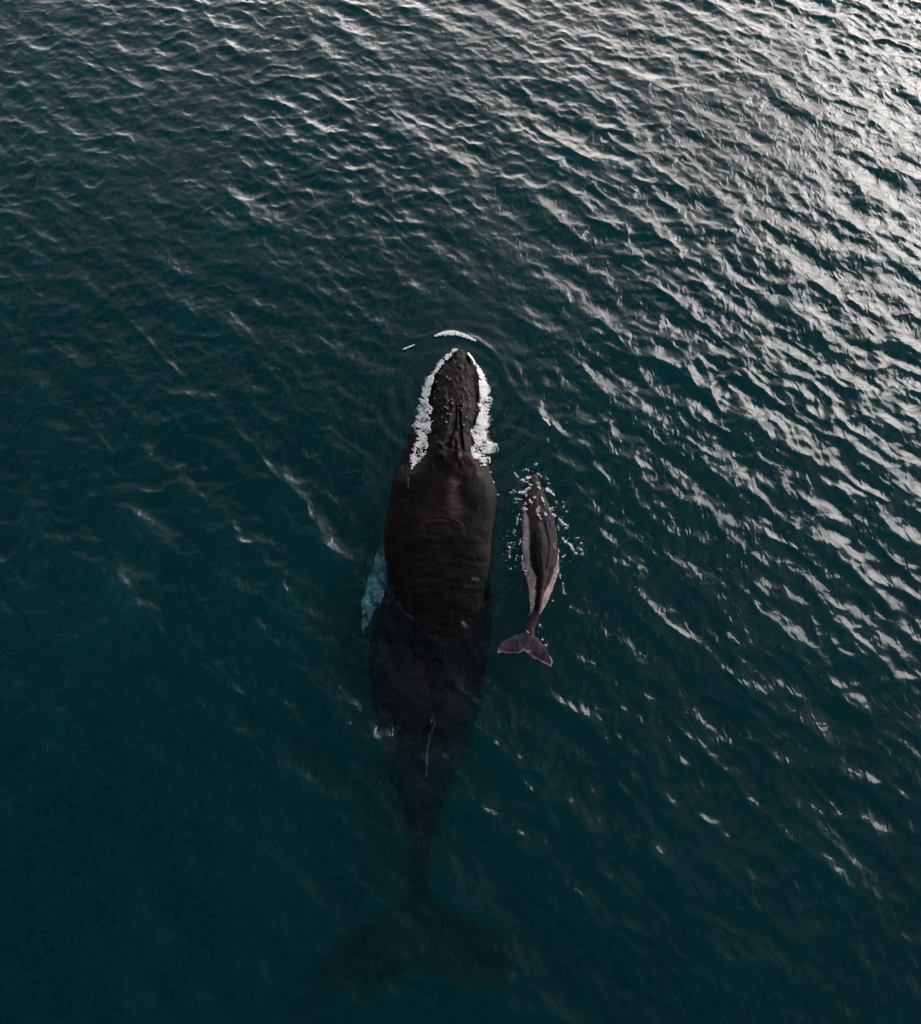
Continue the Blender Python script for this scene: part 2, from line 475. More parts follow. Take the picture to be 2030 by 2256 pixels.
# ------------------------------------------------------------------ the sea
def calm_factor(X, Y):
    """0.0 right beside the animals at the surface, 1 in open water"""
    out = np.ones(X.shape)
    m = (np.abs(X) < 8) & (Y > 1) & (Y < 20)
    x, y = X[m], Y[m]
    axis = [P(1005, 740), P(1000, 900), P(985, 1050), P(970, 1250), P(955, 1420)]
    d, t = polydist(x, y, axis)
    hw = np.interp(t, [0, 0.1, 0.35, 0.6, 1], [0.5, 0.6, 1.0, 1.25, 1.0])
    fl = 0.22 + 0.45 * sm(0.55, 0.85, t)
    f = fl + (1 - fl) * sm(0.0, 1.5, d - hw)
    f = np.where((t > 0.98), np.maximum(f, sm(0.2, 2.0, d)), f)
    ax2 = [P(1175, 1050), P(1185, 1150), P(1190, 1250), P(1170, 1370), P(1160, 1440)]
    d2, t2 = polydist(x, y, ax2)
    f = np.minimum(f, 0.15 + 0.85 * sm(0.3, 1.4, d2))
    out[m] = f
    return out

def axis_coords(lo, hi, step, far, g=1.09):
    c = list(np.arange(lo, hi + step / 2, step))
    a, s = c[0], step
    left = []
    while a > -far:
        s *= g; a -= s; left.append(a)
    b, s = c[-1], step
    right = []
    while b < far:
        s *= g; b += s; right.append(b)
    return np.array(left[::-1] + c + right)

def build_sea():
    gx = axis_coords(-16.2, 16.2, 0.037, 1500)
    gy = axis_coords(-1.2, 31.5, 0.037, 1500)
    nx, ny = len(gx), len(gy)
    dx, dy = np.gradient(gx), np.gradient(gy)
    r = np.random.default_rng(5)
    n = 2600
    lam = np.exp(r.uniform(np.log(0.13), np.log(7.0), n))
    base = R(47)
    spread = np.where(lam > 2.5, 0.35, np.where(lam > 0.7, 0.40, 0.75))
    ang = base + r.normal(0, 1, n) * spread
    k = 2 * math.pi / lam
    # slope spectrum: rms slope shared between bands
    sl = np.where(lam > 3, 0.16, np.where(lam > 1.4, 0.5, np.where(lam > 0.45, 1.05, 1.0))) * (0.6 + 0.8 * r.random(n))
    sl *= 0.125 / math.sqrt((sl ** 2).sum() / 2)
    amp = sl / k
    ph = r.uniform(0, 2 * math.pi, n)
    kx, ky = k * np.cos(ang), k * np.sin(ang)
    ax = np.clip(1.35 - dx[:, None] * np.abs(k)[None] / 1.8, 0, 1)
    ay = np.clip(1.35 - dy[:, None] * np.abs(k)[None] / 1.8, 0, 1)
    Ex = np.exp(1j * np.outer(gx, kx)) * ax
    Ey = np.exp(1j * np.outer(gy, ky) + 1j * ph[None]) * ay
    Zc = (Ex * amp) @ Ey.T
    Z = Zc.real.copy()
    DX = ((Ex * (amp * np.cos(ang))) @ Ey.T).imag
    DY = ((Ex * (amp * np.sin(ang))) @ Ey.T).imag
    X, Y = np.meshgrid(gx, gy, indexing='ij')
    cf = calm_factor(X, Y)
    # slow gusts: some patches rougher than others
    gust = 0.85 + 0.28 * fbm(X / 4.5, Y / 4.5, 2)
    cfa = cf * gust
    CH = 1.25
    # sharp-crested wind ripples in long broken lines across the wind
    ca, sa = math.cos(R(43)), math.sin(R(43))
    U = X * ca + Y * sa; Vv = -X * sa + Y * ca
    near = (np.minimum(1, 0.05 / dx))[:, None] * (np.minimum(1, 0.05 / dy))[None, :]
    W1 = vnoise(U * 0.55, Vv * 0.30 + 7); W2 = vnoise(U * 1.7 + 31, Vv * 0.8 + 3); W3 = vnoise(U * 4.1 + 11, Vv * 2.2 + 9)
    rid = 0
    for lam_, el, a_, wp in [(1.5, 3.6, 0.027, 0.30), (0.78, 3.4, 0.023, 0.20), (0.41, 2.8, 0.018, 0.11), (0.23, 2.0, 0.0095, 0.06)]:
        nn = vnoise((U + wp * W1 + wp * W2 + 0.4 * wp * W3) / lam_ + 3.7 * lam_, (Vv + wp * W2 * 1.5) / (lam_ * el) + 1.3 * lam_)
        rid = rid + a_ * (1 - np.sqrt(nn * nn + 0.0025)) ** 2.0
    rg2 = fbm(X / 7 + 3, Y / 7, 2) * 0.35 + 1.0
    for lam_, a_, an in [(0.80, 0.028, 1.9), (0.38, 0.014, 2.7), (0.21, 0.006, 0.2)]:
        c2, s2 = math.cos(an), math.sin(an)
        nn = vnoise((X * c2 + Y * s2 + 0.25 * W2) / lam_ + 50, (-X * s2 + Y * c2 + 0.15 * W3) / (lam_ * 1.6) + 20)
        rid = rid + a_ * (1 - np.sqrt(nn * nn + 0.004)) ** 2.0
    Z = Z + (rid - rid.mean()) * near * rg2
    Z = Z * cfa
    # bow wave ahead of the mother and thin wake rings
    m = (np.abs(X) < 6) & (Y > 5) & (Y < 19)
    x, y = X[m], Y[m]
    bow = [P(*Z1(250, 480)), P(*Z1(330, 350)), P(*Z1(460, 255)), P(*Z1(680, 195)), P(*Z1(900, 160)), P(*Z1(1060, 205)), P(*Z1(1180, 275)), P(*Z1(1330, 390)), P(*Z1(1460, 520)), P(*Z1(1560, 720)), P(*Z1(1650, 950))]
    d, t = polydist(x, y, bow)
    wgt = sm(0, 0.25, t) * sm(1.0, 0.7, t)
    zz = Z[m]
    zz += wgt * 0.045 * np.exp(-(d / 0.10) ** 2) * (0.65 + 0.5 * vnoise(x * 2.3, y * 2.3))
    cx, cy = P(1005, 860)
    rr = np.hypot(x - cx, y - cy)
    zz += 0.008 * np.sin((rr - 0.3) * 2 * math.pi / 0.42) * sm(0.4, 1.2, rr) * sm(3.6, 1.6, rr) * (0.6 + 0.4 * vnoise(x * 1.5, y * 1.5))
    trail = [P(1010, 760), P(1075, 800), P(1150, 880), P(1208, 928), P(1290, 1010), P(1380, 1090), P(1465, 1160)]
    d, t = polydist(x, y, trail)
    zz += 0.016 * np.exp(-(d / 0.09) ** 2) * (0.6 + 0.6 * vnoise(x * 2.9, y * 2.9)) * sm(0.2, 0.4, t) * sm(1.0, 0.8, t)
    Z[m] = zz
    V = np.stack([X - CH * DX * cfa, Y - CH * DY * cfa, Z], -1).reshape(-1, 3)
    idx = np.arange(nx * ny).reshape(nx, ny)
    F = np.stack([idx[:-1, :-1], idx[1:, :-1], idx[1:, 1:], idx[:-1, 1:]], -1).reshape(-1, 4)
    # sides and bottom close the body of water
    border = np.concatenate([idx[:, 0], idx[-1, 1:], idx[::-1, -1][1:], idx[0, ::-1][1:-1]])
    low = V[border].copy(); low[:, 2] = -45
    o0 = len(V)
    V = np.concatenate([V, low, [[0, 0, -45]]])
    nb = len(border); li = o0 + np.arange(nb)
    side = np.stack([border, li, np.roll(li, -1), np.roll(border, -1)], -1)
    ctr = len(V) - 1
    bot = np.array([[ctr, li[(q + 2) % nb], li[(q + 1) % nb], li[q]] for q in range(0, nb - nb % 2, 2)])
    F = np.concatenate([F, side, bot])
    o = mesh_obj("sea", V, F, M_WATER)
    at = o.data.attributes.new("calm", 'FLOAT', 'POINT')
    vals = np.ones(len(o.data.vertices), np.float32)
    vals[:nx * ny] = np.clip(cf, 0.35, 1).ravel()
    at.data.foreach_set("value", vals)
    tag(o, "dark teal sea with wind ripples and pale sky reflections towards the upper right", "sea", kind="structure")
    return o

# ------------------------------------------------------------------ mother whale
def build_mother():
    body = tube(M_OUT, m_top, M_PS, 766.3, 2066, 2.4)
    zf = -1.32
    # tail flukes
    fl_lead_r = W([Z4(560, 1380), Z4(620, 1425), Z4(710, 1462), Z4(800, 1505), Z4(875, 1562), Z4(950, 1600), Z4(1005, 1650), Z4(1035, 1740), Z4(1040, 1850)], zf)
    fl_trail_r = W([Z4(530, 1700), Z4(560, 1760), Z4(640, 1790), Z4(720, 1800), Z4(800, 1822), Z4(870, 1830), Z4(940, 1842), Z4(990, 1862), Z4(1036, 1870)], zf)
    fl_lead_l = W([Z4(540, 1380), Z4(460, 1432), Z4(350, 1486), Z4(235, 1556), Z4(135, 1620), Z4(60, 1690), Z4(30, 1760), Z4(22, 1830)], zf)
    fl_trail_l = W([Z4(560, 1700), Z4(500, 1760), Z4(420, 1782), Z4(330, 1802), Z4(250, 1815), Z4(160, 1822), Z4(90, 1836), Z4(28, 1848)], zf)
    parts = [body,
             lobe(fl_lead_r, fl_trail_r, zf, zf - 0.1, 0.12, rough=0.02),
             lobe(fl_trail_l, fl_lead_l, zf, zf - 0.25, 0.12, rough=0.02),
             # pectoral fins trailing back along both flanks
             lobe(W([Z2(400, 640), Z2(330, 820), Z2(255, 1000), Z2(185, 1180), Z2(150, 1350), Z2(95, 1480), Z2(78, 1620), Z2(88, 1760), Z2(98, 1815)], -0.35),
                  W([Z2(480, 900), Z2(440, 1020), Z2(425, 1120), Z2(405, 1220), Z2(385, 1330), Z2(340, 1430), Z2(270, 1560), Z2(195, 1690), Z2(125, 1800)], -0.35), -0.20, -0.38, 0.10, nst=70, rough=0.035),
             lobe(W([Z2(1470, 800), Z2(1500, 1000), Z2(1520, 1200), Z2(1500, 1500), Z2(1450, 1750)], -1.9),
                  W([Z2(1560, 760), Z2(1660, 950), Z2(1700, 1200), Z2(1680, 1500), Z2(1560, 1800)], -1.9), -1.5, -2.4, 0.10, nst=60, rough=0.03)]
    V, F, cnt = join(parts)
    px, py = proj(V)
    c = np.zeros((len(V), 3))
    c[:] = (0.0034, 0.0023, 0.0029)
    # brownish patches, pale marks and a painted highlight around the blowholes and pale ridge flecks
    n = fbm(px / 34, py / 60, 4)
    c += (sm(0.15, 0.9, n) * (1 - 0.6 * sm(1020, 1090, py)) * (1 - 0.7 * sm(1250, 1350, py)))[:, None] * np.array([0.006, 0.0035, 0.0045])
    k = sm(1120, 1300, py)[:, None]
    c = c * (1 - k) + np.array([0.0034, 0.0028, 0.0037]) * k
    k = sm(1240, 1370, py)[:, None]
    c = c * (1 - k) + np.array([0.0015, 0.0013, 0.0019]) * k  # skin darkened towards the waterline to offset light on the emerged back
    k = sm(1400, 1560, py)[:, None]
    c = c * (1 - k) + np.array([0.024, 0.0105, 0.015]) * k  # submerged skin lightened and reddened to offset light lost in the water
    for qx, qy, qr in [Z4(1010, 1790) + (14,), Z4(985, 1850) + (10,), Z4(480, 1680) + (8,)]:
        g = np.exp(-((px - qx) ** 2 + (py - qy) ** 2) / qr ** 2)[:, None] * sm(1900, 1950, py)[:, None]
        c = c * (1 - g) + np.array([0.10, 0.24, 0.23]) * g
    for pts, wd, colr in [([Z2(1110, 150), Z2(1080, 380), Z2(1120, 520)], 12, (0.035, 0.022, 0.026)),  # pinkish reflection on the wet back, painted into the skin colour
                          ([ZB(1180, 900), ZB(1390, 1120)], 9, (0.035, 0.018, 0.018)),
                          ([ZB(1015, 640), ZB(950, 780)], 4, (0.05, 0.042, 0.05)),
                          ([ZB(1035, 690), ZB(1085, 860)], 3, (0.10, 0.085, 0.09)),  # bright highlight beside the blowholes, painted as a pale stroke
                          ([Z2(800, 600), Z2(960, 578), Z2(1090, 605), Z2(1190, 655), Z2(1245, 750)], 2.0, (0.028, 0.022, 0.024)),
                          ([Z2(1330, 1240), Z2(1380, 1245)], 3, (0.12, 0.10, 0.11)), ([Z2(1215, 1725), Z2(1250, 1770)], 3, (0.12, 0.1, 0.11)),
                          ([Z4(625, 540), Z4(600, 600), Z4(585, 680), Z4(580, 800)], 2.2, (0.40, 0.42, 0.50))]:
        d, t = polydist(px, py, pts)
        brk = 0.5 + 0.5 * sm(-0.3, 0.4, fbm(px / 5, py / 5, 2))
        c += (np.exp(-(d / wd) ** 2) * brk)[:, None] * np.array(colr)
    c *= 1 + 0.5 * fbm(px / 22, py / 9, 3)[:, None] * sm(1100, 1200, py)[:, None]
    s = cnt[0] + cnt[1] + cnt[2]
    e = s + cnt[3]
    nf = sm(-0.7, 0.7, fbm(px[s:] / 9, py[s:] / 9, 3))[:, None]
    c[s:] = np.array([0.07, 0.34, 0.34]) * (1 - nf) + np.array([0.22, 0.75, 0.70]) * nf  # white fins coloured teal for the light filtered by the water
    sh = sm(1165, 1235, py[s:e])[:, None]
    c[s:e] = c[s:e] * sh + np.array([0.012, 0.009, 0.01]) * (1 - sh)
    c[e:] *= 0.5
    root = bpy.data.objects.new("humpback_whale", None)
    ox, oy = P(970, 1250)
    root.location = (ox, oy, -0.5)
    root.empty_display_size = 2
    COL.objects.link(root)
    tag(root, "large dark whale at the surface, knobbly snout ringed with foam, tail fading into deep water", "whale")
    V = V - np.array([ox, oy, -0.5])
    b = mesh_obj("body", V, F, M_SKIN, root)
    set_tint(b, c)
    # barnacles on the knobs
    protos = []
    for q in range(3):
        vs, fs = [], []
        nn = 9
        for (rr, zz) in [(1.0, 0), (0.85, 0.5), (0.55, 0.85), (0.32, 0.80), (0.18, 0.45)]:
            for a in range(nn):
                an = 2 * math.pi * a / nn
                wv = 1 + random.uniform(-0.12, 0.12)
                vs.append((rr * wv * math.cos(an), rr * wv * math.sin(an), zz))
        for L_ in range(4):
            for a in range(nn):
                fs.append((L_ * nn + a, L_ * nn + (a + 1) % nn, (L_ + 1) * nn + (a + 1) % nn, (L_ + 1) * nn + a))
        vs.append((0, 0, 0.4))
        for a in range(0, nn):
            fs.append((4 * nn + a, 4 * nn + (a + 1) % nn, len(vs) - 1, len(vs) - 1))
        protos.append((np.array(vs), [f for f in fs]))
    for i, (x, y, r_, h_, bn) in enumerate(TUB):
        if not bn: continue
        vs, fs = protos[i % 3]
        tri = np.array([(f[0], f[1], f[2]) for f in fs] + [(f[0], f[2], f[3]) for f in fs if f[2] != f[3]])
        sc = random.uniform(0.012, 0.020)
        o = mesh_obj("barnacle", vs * np.array([sc, sc, sc * 0.9]), tri, M_BARN, root)
        zw, zt = mi(M_PS, y, 2), mi(M_PS, y, 1)
        X, Y = P(x, y, zw + (zt - zw) * 0.6)
        z = float(m_top(np.array([x]), np.array([y]))[0])
        o.location = (float(X) - ox, float(Y) - oy, z - 0.008 + 0.5)
        o.rotation_euler = (random.uniform(-.2, .2), random.uniform(-.2, .2), random.uniform(0, 6))
    return root

# ------------------------------------------------------------------ calf
c_rows = []
for Y, xl, xr in [(172, 375, 400), (182, 358, 422), (200, 345, 440), (250, 322, 458), (300, 308, 472), (400, 292, 512), (500, 284, 560), (600, 286, 586), (700, 282, 598), (800, 276, 608),
                  (900, 278, 622), (1000, 290, 622), (1070, 312, 604), (1200, 338, 562), (1300, 353, 515), (1400, 362, 458), (1480, 345, 432), (1560, 318, 402), (1620, 295, 402), (1680, 290, 400), (1720, 300, 390)]:
    a = ZC(xl, Y); b = ZC(xr, Y); c_rows.append((a[1], a[0], b[0]))
C_OUT = smooth_table(table(c_rows), 1.0, 4)
C_OUT[0, 1:] = c_rows[0][1:]
C_PROF = smooth_table(table([(1042, -0.02, -0.08, 0.1, 2.2), (1055, 0.035, -0.08, 0.2, 2.3), (1080, 0.075, -0.08, 0.35, 2.4), (1110, 0.10, -0.07, 0.45, 2.6), (1150, 0.13, -0.06, 0.5, 2.6), (1220, 0.18, -0.06, 0.5, 2.4),
                             (1270, 0.17, -0.06, 0.4, 2.3), (1320, 0.13, -0.06, 0.3, 2.2), (1360, 0.085, -0.06, 0.2, 2.2), (1400, 0.05, -0.04, 0.12, 2.2), (1425, 0.045, -0.005, 0.05, 2.2)]), 1.0, 6)
BLADE = [ZC(440, 600), ZC(432, 700), ZC(428, 850), ZC(438, 1000), ZC(455, 1100), ZC(450, 1200), ZC(438, 1300), ZC(425, 1400), ZC(370, 1530)]
def c_top(px, py):
    xl, xr = mi(C_OUT, py, 1), mi(C_OUT, py, 2)
    c, h = (xl + xr) / 2, np.maximum((xr - xl) / 2, 0.5)
    s = np.clip((px - c) / h, -1, 1)
    zt, zw, n = mi(C_PROF, py, 1), mi(C_PROF, py, 2), mi(C_PROF, py, 4)
    z = zw + (zt - zw) * np.maximum(1 - np.abs(s) ** n, 0) ** (1 / n)
    edge = sm(1.0, 0.8, np.abs(s))
    d, t = polydist(px, py, BLADE)
    bw = np.interp(t, [0, 0.25, 0.45, 0.65, 1], [5, 16, 11, 6, 4])
    z = z + 0.06 * np.exp(-(d / bw) ** 4) * sm(0.0, 0.12, t) * sm(1.0, 0.8, t)
    z = z + edge * 0.008 * fbm(px / 9, py / 16, 4)
    d, t = polydist(px, py, [ZC(500, 640), ZC(535, 800), ZC(530, 950), ZC(500, 1080), ZC(480, 1200), ZC(445, 1380)])
    z = z + 0.03 * np.exp(-(d / 2.6) ** 2) * edge
    return z

def build_calf():
    body = tube(C_OUT, c_top, C_PROF, 1042.6, 1424, 1.6, 90, 30)
    zf = 0.022
    lr = W([ZC(330, 1600), ZC(415, 1640), ZC(470, 1700), ZC(505, 1752), ZC(520, 1790), ZC(545, 1810), ZC(560, 1850), ZC(548, 1893)], zf)
    tr = W([ZC(300, 1750), ZC(345, 1792), ZC(385, 1826), ZC(420, 1838), ZC(460, 1860), ZC(500, 1872), ZC(530, 1890), ZC(542, 1898)], zf)
    ll = W([ZC(360, 1590), ZC(270, 1606), ZC(200, 1632), ZC(140, 1660), ZC(100, 1688), ZC(74, 1735), ZC(66, 1775)], zf)
    tl = W([ZC(350, 1760), ZC(305, 1756), ZC(250, 1782), ZC(205, 1778), ZC(160, 1784), ZC(110, 1764), ZC(72, 1780)], zf)
    parts = [body, lobe(lr, tr, zf + 0.01, zf - 0.01, 0.035, nst=50, rough=0.008, bend=0.015), lobe(tl, ll, zf + 0.01, zf + 0.0, 0.035, nst=50, rough=0.008, bend=0.015)]
    V, F, cnt = join(parts)
    px, py = proj(V)
    n0 = cnt[0]
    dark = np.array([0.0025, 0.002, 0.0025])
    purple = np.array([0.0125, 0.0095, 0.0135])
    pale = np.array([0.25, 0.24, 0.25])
    c = np.zeros((len(V), 3)); c[:] = purple
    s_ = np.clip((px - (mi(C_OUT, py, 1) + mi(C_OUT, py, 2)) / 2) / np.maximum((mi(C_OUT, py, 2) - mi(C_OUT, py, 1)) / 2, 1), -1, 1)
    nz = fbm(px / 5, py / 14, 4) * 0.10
    # water-film and foam reflections painted pale: left flank band, right rim, pinkish-white hind flanks
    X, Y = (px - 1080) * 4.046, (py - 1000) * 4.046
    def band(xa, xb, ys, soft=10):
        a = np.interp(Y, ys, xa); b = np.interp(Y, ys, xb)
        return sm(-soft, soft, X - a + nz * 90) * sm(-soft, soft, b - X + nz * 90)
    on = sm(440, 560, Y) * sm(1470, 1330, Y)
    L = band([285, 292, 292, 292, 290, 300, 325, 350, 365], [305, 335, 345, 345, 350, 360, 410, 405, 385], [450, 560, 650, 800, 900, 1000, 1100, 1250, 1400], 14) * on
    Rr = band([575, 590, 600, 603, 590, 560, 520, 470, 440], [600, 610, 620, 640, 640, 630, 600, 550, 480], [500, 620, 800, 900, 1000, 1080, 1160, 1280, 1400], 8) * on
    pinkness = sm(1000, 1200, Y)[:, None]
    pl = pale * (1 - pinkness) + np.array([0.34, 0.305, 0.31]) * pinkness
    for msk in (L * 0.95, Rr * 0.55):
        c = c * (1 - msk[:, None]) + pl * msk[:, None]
    B = band([430, 400, 368, 362, 375, 395, 425, 418, 390], [450, 470, 490, 500, 505, 495, 480, 458, 440], [630, 680, 760, 850, 950, 1040, 1100, 1250, 1400], 5) * sm(620, 660, Y) * sm(1430, 1380, Y)
    c = c * (1 - B[:, None]) + dark * B[:, None]
    hd = sm(620, 420, Y)[:, None]
    c = c * (1 - hd * 0.7) + np.array([0.018, 0.012, 0.016]) * hd * 0.7
    rg = np.exp(-(polydist(px, py, [ZC(500, 660), ZC(530, 800), ZC(525, 950), ZC(500, 1080), ZC(475, 1200), ZC(440, 1380)])[0] / 2.0) ** 2)[:, None]
    c = c * (1 - 0.12 * rg) + np.array([0.16, 0.12, 0.13]) * 0.12 * rg
    # flukes
    fl = np.array([0.026, 0.0235, 0.031])
    te = np.minimum(polydist(px, py, [ZC(x, y) for x, y in [(300, 1750), (345, 1792), (420, 1838), (500, 1872), (545, 1900), (560, 1850), (545, 1810)]])[0],
                    polydist(px, py, [ZC(x, y) for x, y in [(350, 1762), (305, 1756), (250, 1782), (160, 1784), (110, 1764), (68, 1780), (74, 1735)]])[0])
    ew = np.exp(-(te / 2.6) ** 2)[:, None]
    f = fl * (1 + 0.5 * nz[:, None] / 0.1) * (1 - ew) + np.array([0.26, 0.22, 0.26]) * ew
    near = sm(1640, 1600, Y)[:, None]
    f = f * (1 - near) + np.array([0.022, 0.015, 0.018]) * near
    c[n0:] = f[n0:]
    kk = sm(1380, 1480, Y[:n0])[:, None]
    c[:n0] = c[:n0] * (1 - kk) + (np.array([0.030, 0.019, 0.025]) * (1 - sm(1590, 1680, Y[:n0])[:, None]) + fl * sm(1590, 1680, Y[:n0])[:, None]) * kk
    root = bpy.data.objects.new("whale_calf", None)
    ox, oy = P(1185, 1220)
    root.location = (ox, oy, 0)
    COL.objects.link(root)
    tag(root, "small young whale with flanks painted pale with wet sheen and grey tail flukes swimming beside the large one", "whale calf")
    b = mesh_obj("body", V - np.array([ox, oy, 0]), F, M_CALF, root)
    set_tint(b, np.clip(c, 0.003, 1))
    return root

# ------------------------------------------------------------------ foam
ICO_V = np.array([(1, 0, 0), (-1, 0, 0), (0, 1, 0), (0, -1, 0), (0, 0, 1), (0, 0, -1)], float)
ICO_F = np.array([(0, 2, 4), (2, 1, 4), (1, 3, 4), (3, 0, 4), (2, 0, 5), (1, 2, 5), (3, 1, 5), (0, 3, 5)])

def blobs(name, pts, rad, mat, label, zf=0.6, stretch=None):
    pts = np.asarray(pts); rad = np.asarray(rad)
    n = len(pts)
    jit = rng.uniform(0.65, 1.3, (n, 6, 1))
    sc = np.stack([rad * rng.uniform(0.7, 1.5, n), rad * rng.uniform(0.7, 1.5, n), rad * zf], 1)[:, None, :]
    loc = ICO_V[None] * jit * sc
    a = rng.uniform(0, 6.28, n) if stretch is None else np.asarray(stretch) + rng.normal(0, .4, n)
    ca, sa = np.cos(a)[:, None], np.sin(a)[:, None]
    x = loc[..., 0] * ca - loc[..., 1] * sa
    y = loc[..., 0] * sa + loc[..., 1] * ca
    V = np.stack([x, y, loc[..., 2]], -1) + pts[:, None, :]
    F = (ICO_F[None] + (np.arange(n) * 6)[:, None, None]).reshape(-1, 3)
    ctr = pts.mean(0); ctr[2] = 0
    o = mesh_obj(name, V.reshape(-1, 3) - ctr, F, mat, smooth=False)
    o.location = ctr
    tag(o, label, "bubbles" if "bubble" in name else "foam", kind="stuff")
    return o

def head_band(inner, outer, n, seed, frag):
    """foam churned up along one side of the head; inner and outer edges as (Y, X) in head-close-up coordinates"""
    r = np.random.default_rng(seed)
    inner = np.array(inner, float); outer = np.array(outer, float)
    Yv = r.uniform(max(inner[0, 0], outer[0, 0]) - 10, min(inner[-1, 0], outer[-1, 0]) + 15, n)
    wdt = np.interp(Yv, outer[:, 0], outer[:, 1]) - np.interp(Yv, inner[:, 0], inner[:, 1])
    u = r.uniform(-0.15, 1.3, n)
    Xv = np.interp(Yv, inner[:, 0], inner[:, 1]) + u * wdt
    keep = (fbm(Xv / 60, Yv / 45, 3) * 0.8 + 0.7 * fbm(Xv / 14, Yv / 9, 2) + frag(u, Yv)) > r.uniform(-0.2, 1.25, n)
    Xv, Yv, u = Xv[keep], Yv[keep], u[keep]
    px, py = Z1(Xv, Yv)
    z = np.maximum(np.interp(u, [-0.1, 0.2, 0.6, 1], [0.14, 0.10, 0.05, 0.0]), m_top(px, py, False)) + r.uniform(0, 0.03, len(px))
    z = np.minimum(z, 0.2)
    X, Y = P(px, py, z)
    rad = r.uniform(0.0035, 0.010, len(px)) * np.where(u > 0.85, 0.7, 1)
    return np.stack([X, Y, z], 1), rad

def strokes(lst, per=26, seed=1, z0=0.02, spread=1.0):
    """lst: (polyline in frame px, half width px, density)"""
    r = np.random.default_rng(seed)
    pts, rad = [], []
    for pl, wd, den in lst:
        pl = np.array(pl, float)
        if len(pl) == 1: pl = np.array([pl[0], pl[0] + 0.5])
        d = np.concatenate([[0], np.cumsum(np.hypot(*(pl[1:] - pl[:-1]).T))])
        n = max(8, int(2.6 * per * den * (d[-1] + 2 * wd) / 10 * (0.5 + wd / 3)))
        t = r.uniform(0, d[-1], n)
        taper = np.sin(np.pi * np.clip(t / d[-1], 0.08, 0.92)) ** 0.6 if d[-1] > 4 else np.ones(n)
        x = np.interp(t, d, pl[:, 0]) + r.normal(0, 0.5, n) * wd * taper * spread
        y = np.interp(t, d, pl[:, 1]) + r.normal(0, 0.5, n) * wd * taper * spread
        z = z0 + r.uniform(0, 0.025, n)
        X, Y = P(x, y, z)
        pts.append(np.stack([X, Y, z], 1)); rad.append(r.uniform(0.004, 0.0115, n) * min(1.3, 0.6 + wd / 5))
    return np.concatenate(pts), np.concatenate(rad)

